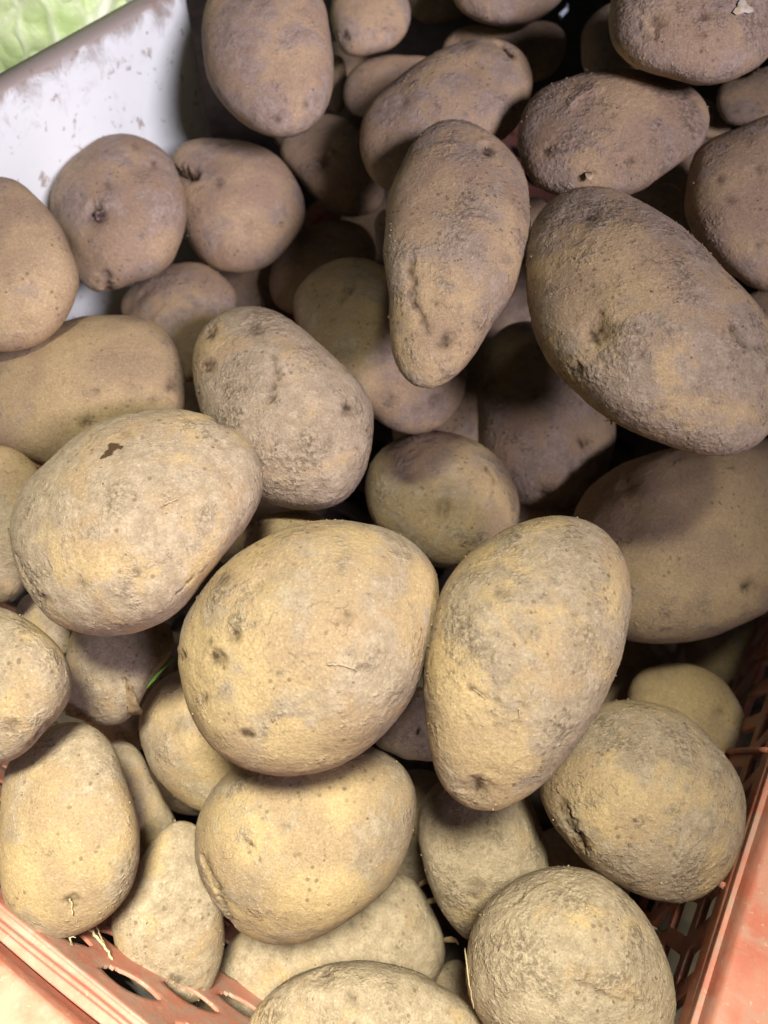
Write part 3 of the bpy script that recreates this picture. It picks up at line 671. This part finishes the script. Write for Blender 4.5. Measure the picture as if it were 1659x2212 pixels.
def build_potato(p, idx):
    ol, Z = p['ol'], p['Zf']; D, Fc = ICO[p['lev']]
    a, b, dep = shape(ol, Z, p['fat'], p['tilt'], D)
    s = Z / FPX
    C = px(ol.c[0], ol.c[1], Z); ray = C - CAM; ray /= np.linalg.norm(ray)
    V = a[:, None] * s * R + b[:, None] * s * U + dep[:, None] * ray
    N = vnormals(V, Fc)
    if (N * V).sum() < 0: Fc = Fc[:, ::-1]; N = -N
    size = ol.minor * s
    seed = idx * 7.77
    facing = D[:, 2]
    sil = 0.35 + 0.65 * np.clip(np.abs(facing) * 1.6, 0, 1)
    q = V / 0.04 + seed
    h = size * 0.075 * p['lump'] * noise(q * 1.05) * sil
    h += size * 0.012 * p['lump'] * fbm(q * 3.2, 2)
    rough = 0.00008 + 0.00055 * p['crust'] ** 1.5
    patch = np.clip(0.5 + 1.6 * noise(q * 1.6 + 40), 0.15, 1)
    h += rough * fbm(q * 15, 3, 0.7) * 1.35 * patch
    V0x, V0y = ol.c[0] + a, ol.c[1] - b
    pit = np.zeros(len(V)); stain = np.zeros(len(V)); bare = np.zeros(len(V))
    front = facing > -0.05
    jx = V0x + 9 * noise(q * 6 + 3) + 9 * noise(q * 19 + 3); jy = V0y + 9 * noise(q * 6 + 9) + 9 * noise(q * 19 + 11)
    brk0 = np.clip(0.62 + 1.5 * noise(q * 13 + 21), 0.08, 1)
    for m in p['marks']:
        k = m[0]
        if k == 'eye':
            brk = brk0; _, x, y, r = m[:4]; r = float(r); amp = m[4] if len(m) > 4 else 1.0
            d2 = ((jx - x) ** 2 + (jy - y) ** 2) / r ** 2
            g_ = np.exp(-d2) * front
            r *= 1.25; d2 = d2 / 1.56; g_ = np.exp(-d2) * front
            h -= 0.42 * amp * r * s * g_
            h += 0.16 * amp * r * s * np.exp(-((np.sqrt(d2) - 1.35) / 0.45) ** 2) * front * np.clip((y - V0y) / r, 0, 1)
            pit = np.maximum(pit, 1.6 * min(1.1, max(0, amp)) * np.exp(-d2 * 1.7) * np.clip(brk, .35, 1) * front)
        elif k == 'dent':
            _, x, y, r, amp = m
            h -= amp * r * s * np.exp(-((jx - x) ** 2 + (jy - y) ** 2) / r ** 2) * front
        elif k == 'crack':
            _, pts, w, amp = m
            brk = np.clip(brk0, 0.7, 1) if (amp > 1.45 or w > 8) else brk0
            d = seg_dist(jx, jy, pts)
            g_ = np.exp(-(d / w) ** 2) * front * brk
            w = w * 1.15; h -= 1.6 * amp * w * s * g_; h += 0.06 * amp * w * s * np.exp(-((d - 2.4 * w) / w) ** 2) * front
            pit = np.maximum(pit, min(1.0, 0.45 + 0.6 * amp) * (amp > 0) * np.exp(-(d / (0.8 * w)) ** 2) * brk ** 1.5 * front)
        elif k == 'stain':
            _, blobs = m
            for (x, y, r) in blobs: stain = np.maximum(stain, np.exp(-((jx - x) ** 2 + (jy - y) ** 2) / r ** 2) * front)
        elif k == 'bare':
            _, x, y, r = m
            bare = np.maximum(bare, np.exp(-((jx - x) ** 2 + (jy - y) ** 2) / r ** 2) * front)
    for _ in range(5):                                       # broad flats and hollows
        d = rng.normal(size=3); d /= np.linalg.norm(d)
        ang = np.arccos(np.clip(D @ d, -1, 1)); r = rng.uniform(0.22, 0.55)
        h -= rng.uniform(-0.25, 1.0) * 0.055 * size * np.exp(-(ang / r) ** 2) * sil
    for _ in range(p['eyes']):                               # further eyes, all round
        d = rng.normal(size=3); d /= np.linalg.norm(d)
        ang = np.arccos(np.clip(D @ d, -1, 1)); r = rng.uniform(0.05, 0.11)
        g_ = np.exp(-(ang / r) ** 2)
        h -= 0.25 * r * size * g_; pit = np.maximum(pit, 0.5 * np.exp(-(ang / (r * 0.5)) ** 2) * brk0)
    V = V + N * h[:, None]
    o = add_mesh('potato', V, Fc, M_POTATO, loc=C)
    attr(o, 'pit', pit); attr(o, 'stain', stain); attr(o, 'bare', bare)
    def sst(x, lo, hi): t = np.clip((x - lo) / (hi - lo), 0, 1); return t * t * (3 - 2 * t)
    w = V + seed * 0.37
    warp = w + 0.006 * np.stack([noise(w * 60), noise(w * 60 + 31), noise(w * 60 + 77)], 1)
    attr(o, 'skinmix', sst(fbm(w * 26, 3), -0.28, 0.28))
    attr(o, 'film', fbm(warp * 40 + 5, 4, 0.62) * 0.62 + (p['dust'] - 0.5) * 0.62 - 0.55 * bare)
    attr(o, 'crustv', fbm(warp * 55 + 50, 4, 0.66) * 0.55 + (p['crust'] - 0.5) * 0.52 - 0.10 - 0.25 * bare)
    attr(o, 'dotm', sst(fbm(w * 45 + 90, 3), 0.06, 0.30))
    attr(o, 'crackm', sst(fbm(w * 60 + 130, 3), 0.12, 0.34) * (0.35 + 0.65 * p['crust']))
    attr(o, 'crust', np.full(len(V), p['crust']))
    tag(o, p['label'], 'potato', 'potatoes heaped in the crate')
    # loose crumbs of soil clinging to the side that faces up
    N2 = vnormals(V, Fc)
    if p['lev'] >= 6:
        up = np.where((N2[:, 2] > 0.0) & (facing > -0.1))[0]
        n = int((60 if p['lev'] == 6 else 130) * (0.4 + 1.6 * p['crust']))
        if len(up) > n:
            w = np.clip(0.5 + 2.0 * noise(V[up] / 0.02 + seed + 5), 0.02, 1); w /= w.sum()
            sel = rng.choice(up, n, replace=False, p=w)
            base = np.array([(1, 0, 0), (-1, 0, 0), (0, 1, 0), (0, -1, 0), (0, 0, 1), (0, 0, -1)], float)
            bf = np.array([(0, 2, 4), (2, 1, 4), (1, 3, 4), (3, 0, 4), (2, 0, 5), (1, 2, 5), (3, 1, 5), (0, 3, 5)])
            CV = []; CF = []
            for j, vi in enumerate(sel):
                r = 0.00022 + 0.00055 * rng.rand() ** 3
                CV.append(V[vi] + N2[vi] * r * 0.3 + base * r * rng.uniform(0.6, 1.3, (6, 3))); CF.append(bf + 6 * j)
            c = add_mesh('soil_crumbs', np.concatenate(CV), np.concatenate(CF), M_SOIL, o, smooth=False)
            c['kind'] = 'stuff'
    p['obj'] = o; p['V'] = V + C; p['N'] = N2; p['C'] = C; p['sx'] = V0x; p['sy'] = V0y; p['front'] = facing > 0
    return o
for i, p in enumerate(POT): build_potato(p, i)

def on(key, x, y):
    """surface point and normal of a potato under picture position x, y"""
    p = BY[key]
    d = (p['sx'] - x) ** 2 + (p['sy'] - y) ** 2 + np.where(p['front'], 0, 1e9)
    k = int(np.argmin(d)); return p['V'][k], p['N'][k], p
BY = {p['label']: p for p in POT}
def find(word):
    for p in POT:
        if word in p['label']: return p['label']
    raise KeyError(word)

# dim potatoes of the layer below, seen only through the gaps
for (x, y, r, Zd, lab) in (
        (1000,880,150,.53,'buried dark potato in the black gap above the round hollow one'), (400,850,120,.57,'buried sliver of potato between the yellow-brown one and the greyish pitted one'),
        (1130,650,130,.63,'buried dark potato in the gap between the pointed tip and the largest one'), (1340,1440,150,.56,'buried dark potato under the shadowed orange-brown one, right of the egg-shaped one'),
        (1180,1180,150,.51,'buried sliver of potato just above the top of the egg-shaped one'), (560,1090,130,.51,'buried dark potato below the greyish pitted one, above the tan sliver'),
        (480,700,140,.58,'buried dark potato left of the top of the greyish pitted one'), (560,560,120,.60,'buried sliver of potato right below the notched one'),
        (900,500,150,.60,'buried dark potato left of the long tapering one, above the olive-brown one'), (1440,420,140,.55,'buried dark potato in the gap under the oval one at the upper right'),
        (320,1500,130,.47,'buried dark potato in the gap below the peeling one, by the green leaf'), (880,1790,120,.49,'buried dark potato right of the creased one, behind the deep muddy one'),
        (1220,1900,140,.48,'buried dark potato between the deep muddy one and the round brown one'),
        (700,220,120,.68,'buried dark potato in the gap right of the upright smooth one'), (1560,1420,140,.58,'buried dark potato in the black corner by the right lattice wall'),
        (420,1620,120,.49,'buried dark potato below the shaded brown one, above the pear-shaped one')):
    rr = np.random.RandomState(int(x + y)); an = np.linspace(0, 2 * math.pi, 14, endpoint=False); k = rr.rand() * 3
    pts = [(x + r * math.cos(t) * (1 + .18 * math.cos(2 * t + k)), y + r * math.sin(t) * (1 + .18 * math.cos(2 * t + k))) for t in an]
    q = dict(pts=pts, Z=Zd, Zf=Zd, label=lab, dust=.5, crust=.3, marks=(), fat=.9, tilt=(0, 0), lev=5, lump=1, eyes=2)
    q['ol'] = Outline(pts); o = build_potato(q, int(x)); o['group'] = 'potatoes of the layer below'

# ------------------------------------------------------------------ small pieces on the potatoes
def child(name, V, Fc, mat, p, smooth=True):
    V = np.asarray(V, float) - p['C']; return add_mesh(name, V, Fc, mat, p['obj'], smooth)
# shrivelled sprout
pt, nn, p = on(find('shrivelled sprout'), 212, 460)
for j in range(6):
    d = nn + rng.normal(size=3) * 0.5; d /= np.linalg.norm(d)
    V, Fc = tube([pt - nn * .001 + d * t * .0055 + rng.normal(size=3) * .0006 for t in np.linspace(0, 1, 5)], [.0015, .0019, .0017, .0012, .0005], 6)
    child('sprout', V, Fc, M_SPROUT, p)
# white nick on the knobbly one
pt, nn, p = on(find('white nick'), 1595, 18)
V = []; 
n_ = 14
t1 = np.cross(nn, [0, 0, 1.0]); t1 /= np.linalg.norm(t1); t2 = np.cross(nn, t1)
ringv = [pt + nn * .0006 + (t1 * math.cos(a) * .0062 + t2 * math.sin(a) * .0036) * (1 + .35 * math.sin(3 * a + 1)) for a in np.linspace(0, 2 * math.pi, n_, endpoint=False)]
V = ringv + [pt + nn * .0022]; Fc = [(i, (i + 1) % n_, n_) for i in range(n_)]
child('flesh_nick', V, Fc, M_PALE, p)
# peeling curl of skin
def strip(name, path, width_dir, widths, mat, p, thick=.0005, curl=0.0, up=None):
    nu = 7; V = []; Fc = []; n = len(path)
    for i, c in enumerate(path):
        for k in range(nu):
            t = (k / (nu - 1) - .5) * 2
            V.append(np.asarray(c) + np.asarray(width_dir) * t * widths[i] + (0 if up is None else np.asarray(up) * curl * t * t * widths[i]) + rng.normal(size=3) * .00012)
    for i in range(n - 1):
        for k in range(nu - 1): Fc.append((i * nu + k, i * nu + k + 1, (i + 1) * nu + k + 1, (i + 1) * nu + k))
    o = child(name, V, Fc, mat, p) if p else add_mesh(name, V, Fc, mat)
    md = o.modifiers.new('t', 'SOLIDIFY'); md.thickness = thick; md.offset = 0
    return o
pt, nn, p = on(find('peeling curl'), 280, 1500)
V = []; Fc = []; nU, nV = 9, 8
for i in range(nU):
    s_ = i / (nU - 1); y = 1462 + 78 * s_; xl = 268 + 6 * s_; wd = 4 + 24 * s_ ** .7
    for k in range(nV):
        t = k / (nV - 1); a_, b_, p = on(find('peeling curl'), xl + wd * t * .85, y)
        V.append(a_ + b_ * (.0003 + .0024 * t ** 1.6 * s_) + R * (.0008 * t * s_) + rng.normal(size=3) * .00015)
for i in range(nU - 1):
    for k in range(nV - 1): Fc.append((i * nV + k, (i + 1) * nV + k, (i + 1) * nV + k + 1, i * nV + k + 1))
o = child('skin_flap', V, Fc, M_FLAP, p); md = o.modifiers.new('t', 'SOLIDIFY'); md.thickness = .0005
# loose skin curls on the right end of the broad mud-dusted one
for (x, y) in ((912, 1905), (925, 1950), (960, 2030)):
    a_, b_, p = on(find('broad mud-dusted'), x, y)
    strip('skin_flap', [a_, a_ + b_ * .0020 + R * .0015, a_ + b_ * .0034 + R * .0032 - U * .001, a_ + b_ * .0030 + R * .0052 - U * .003], U, [.0013, .0016, .0011, .0004], M_FLAP, p, .0005, .5, b_)
# amber skin tab on the oval one
a_, b_, p = on(find('oval potato in the upper right'), 1275, 365)
strip('skin_flap', [a_, a_ + b_ * .002 - U * .002, a_ + b_ * .003 - U * .0045], R, [.0018, .0022, .0006], M_ROOT, p, .0005, .5, b_)
# hair roots lying on potatoes
def rootlet(key, pts, r=.00028, lift=.0006):
    path = []
    for (x, y) in pts:
        a_, b_, p = on(find(key), x, y); path.append(a_ + b_ * (lift + rng.rand() * .0008))
    P_ = np.array(path); t = np.linspace(0, len(P_) - 1, 5 * len(P_)); P_ = np.stack([np.interp(t, range(len(path)), P_[:, k]) for k in range(3)], 1)
    P_ += rng.normal(size=P_.shape) * .00012
    V, Fc = tube(P_, np.linspace(r, r * .6, len(P_)), 5); child('rootlet', V, Fc, M_ROOT, p)
rootlet('rough potato thick', [(1012, 2050), (1020, 2080), (1022, 2110), (1030, 2150), (1032, 2175)], .00035)
rootlet('rough potato thick', [(1016, 2090), (1024, 2120), (1023, 2140)])
rootlet('centre with a cluster', [(700, 1425), (720, 1428), (742, 1430), (755, 1438)])
rootlet('long egg-shaped', [(1035, 1477), (1048, 1487), (1060, 1497)])
rootlet('long egg-shaped', [(1121, 1510), (1124, 1530)], .0002)
rootlet('large pale dusty', [(345, 1093), (365, 1083), (372, 1080)], .0002)
rootlet('pale oval potato resting', [(147, 1928), (152, 1940), (156, 1960)], .0005)
for (key, x, y) in (('largest long potato', 1322, 908), ('pale oval potato resting', 150, 2018), ('oval potato in the upper right', 1420, 150), ('oval potato in the upper right', 1270, 155)):
    a_, b_, p = on(find(key), x, y)
    for j in range(3):
        d = b_ + rng.normal(size=3) * .6; d /= np.linalg.norm(d)
        V, Fc = tube([a_ + d * t * .004 + rng.normal(size=3) * .0003 for t in np.linspace(0, 1, 5)], [.0003, .0003, .0003, .0002, .0001], 5)
        child('rootlet', V, Fc, M_ROOT, p)

# ------------------------------------------------------------------ loose things between the potatoes
def leaf(name, path, widths, mat, label, cat):
    o = strip(name, path, U * .5 + R * .7, widths, mat, None, .0005, .35, -F); return tag(o, label, cat)
leaf('leaf', [px(x, y, z) for x, y, z in ((318, 1486, .372), (330, 1470, .372), (345, 1452, .373), (362, 1435, .374), (384, 1420, .375))], [.0006, .0018, .0026, .0024, .0012], M_LEAF,
     'green sliver of leaf stuck in the gap left of the central potato', 'leaf')
def strand(pts, r, label):
    P_ = np.array([px(*q) for q in pts]); t = np.linspace(0, len(P_) - 1, 7 * len(P_)); P_ = np.stack([np.interp(t, range(len(pts)), P_[:, k]) for k in range(3)], 1)
    P_ += rng.normal(size=P_.shape) * .00018
    V, Fc = tube(P_, np.linspace(r, r * .6, len(P_)), 6); tag(add_mesh('straw', V, Fc, M_ROOT), label, 'straw')
strand([(186, 1998, .352), (210, 2025, .349), (230, 2052, .347), (245, 2080, .345), (252, 2097, .344)], .0007, 'pale dry straw across the lattice below the pale oval potato')
strand([(206, 1993, .356), (216, 2020, .352), (228, 2045, .349)], .0004, 'short dry straw beside the longer one in the lower left')
strand([(1405, 2000, .43), (1430, 2012, .43), (1450, 2025, .43), (1470, 2032, .43)], .0006, 'dark dry straw in the gap beside the right lattice wall')
strand([(1425, 400, .47), (1442, 396, .47), (1458, 402, .47), (1470, 412, .47)], .0004, 'fine curved root hair in the dark gap under the oval potato')
# torn paper liner in the crate's corner
def paper(name, quad, Z0, label):
    n = 14; V = []; Fc = []
    q = np.array(quad, float)
    for i in range(n + 1):
        for j in range(n + 1):
            s_, t_ = i / n, j / n
            x, y, z = q[0] * (1 - s_) * (1 - t_) + q[1] * s_ * (1 - t_) + q[2] * s_ * t_ + q[3] * (1 - s_) * t_
            jag = 4 * rng.normal() if (i in (0, n) or j in (0, n)) else 0
            w = .0025 * math.sin(7 * s_ + 3 * t_) + .0015 * math.sin(13 * t_ + 5 * s_) + .0006 * rng.normal()
            V.append(px(x + jag, y + jag, z + w))
    for i in range(n):
        for j in range(n): Fc.append((i * (n + 1) + j, (i + 1) * (n + 1) + j, (i + 1) * (n + 1) + j + 1, i * (n + 1) + j + 1))
    o = add_mesh(name, V, Fc, M_PAPER); md = o.modifiers.new('t', 'SOLIDIFY'); md.thickness = .0004
    tag(o, label, 'paper')
paper('torn_paper', [(270, 2118, .425), (420, 2140, .430), (475, 2195, .430), (335, 2185, .425)], .43, 'torn grey-white paper at the lower left under the pear-shaped potato')
V, Fc = tube([px(x, y, z) for x, y, z in ((1210, 36, .60), (1222, 22, .60), (1226, 8, .61))], [.0025, .002, .0005], 4)
tag(add_mesh('plastic_scrap', V, Fc, M_SCRAP, smooth=False), 'small pale blue scrap in the dark gap at the top', 'scrap')

# ------------------------------------------------------------------ cabbage lying in the white crate
CC = px(84, -66, 0.60); CR = 0.110
cab = empty('cabbage', CC); tag(cab, 'pale green cabbage head behind the white crate wall, top left corner', 'cabbage')
D6, F6 = ICO[6]
def leaf_shell(center, up, spread, r, seed, name='leaf'):
    """a leaf wrapped on the head: part of a sphere around direction center, midrib along up"""
    c = np.asarray(center, float); c /= np.linalg.norm(c)
    u_ = np.asarray(up, float); u_ = u_ - c * (u_ @ c); u_ /= np.linalg.norm(u_); w_ = np.cross(c, u_)
    n = 70; V = []; vein = []; edge = []
    for i in range(n + 1):
        for j in range(n + 1):
            s_, t_ = (i / n - .5) * 2, (j / n - .5) * 2
            # square to disc
            a_, b_ = s_ * math.sqrt(1 - t_ * t_ / 2), t_ * math.sqrt(1 - s_ * s_ / 2)
            rad = math.hypot(a_, b_); an = math.atan2(b_, a_)
            ph = rad * spread * (1 + .07 * math.sin(5 * an + seed) + .04 * math.sin(11 * an + 2 * seed))
            d = c * math.cos(ph) + (w_ * math.cos(an) + u_ * math.sin(an)) * math.sin(ph)
            lx, ly = a_, b_
            v = math.exp(-(lx / (.030 + .035 * (1 - ly) / 2)) ** 2)
            for m_ in (-.75, -.45, -.15, .15, .45, .75):
                for sg in (-1, 1):
                    dd = abs((ly - m_) - .75 * abs(lx) - .25 * lx * lx); 
                    if lx * sg > 0: v = max(v, .75 * math.exp(-(dd / .022) ** 2) * max(0, 1 - abs(lx) * .8))
            rr = r * (1 + .045 * v + .024 * math.sin(9 * lx + 3 * seed) * math.cos(8 * ly + seed) + .016 * math.sin(21 * lx + 9 * ly + seed) * math.cos(17 * ly - 6 * lx) + .05 * max(0, rad - .82) * (1 + math.sin(9 * an + seed)))
            V.append(d * rr); vein.append(v); edge.append(max(0, (rad - .90) / .10))
    Fc = np.array([(i * (n + 1) + j, (i + 1) * (n + 1) + j, (i + 1) * (n + 1) + j + 1, i * (n + 1) + j + 1) for i in range(n) for j in range(n)])
    o = add_mesh(name, V, Fc, M_CAB, cab); attr(o, 'vein', vein); attr(o, 'edge', edge)
    md = o.modifiers.new('t', 'SOLIDIFY'); md.thickness = .0012; md.offset = -1
    return o
hv = D6 * CR * .94 * (1 + .03 * fbm(D6 * 2.2, 3)[:, None])
hd = add_mesh('head', hv, F6, M_CAB, cab); attr(hd, 'vein', np.zeros(len(hv))); attr(hd, 'edge', np.zeros(len(hv)))
to_cam = (CAM - CC); to_cam /= np.linalg.norm(to_cam)
leaf_shell(to_cam - U * .5 - R * .55, U + R * .1, 1.05, CR * .985, 1.0)
leaf_shell(to_cam - U * .45 + R * .62, U + R * .25, .92, CR * 1.0, 2.3)
leaf_shell(to_cam + U * .9, R, 1.0, CR * .99, 3.7)
leaf_shell(-to_cam + U * .2, U, 1.3, CR * .97, 5.1)


# loose meshes get their origin at their own base
for o in list(scene.objects):
    if o.type == 'MESH' and o.parent is None and o.name.split('.')[0] in ('straw', 'leaf', 'torn_paper', 'plastic_scrap'):
        n = len(o.data.vertices); co = np.empty(n * 3); o.data.vertices.foreach_get('co', co); co = co.reshape(-1, 3)
        c = co.mean(0); c[2] = co[:, 2].min(); o.data.vertices.foreach_set('co', (co - c).ravel()); o.data.update(); o.location = c
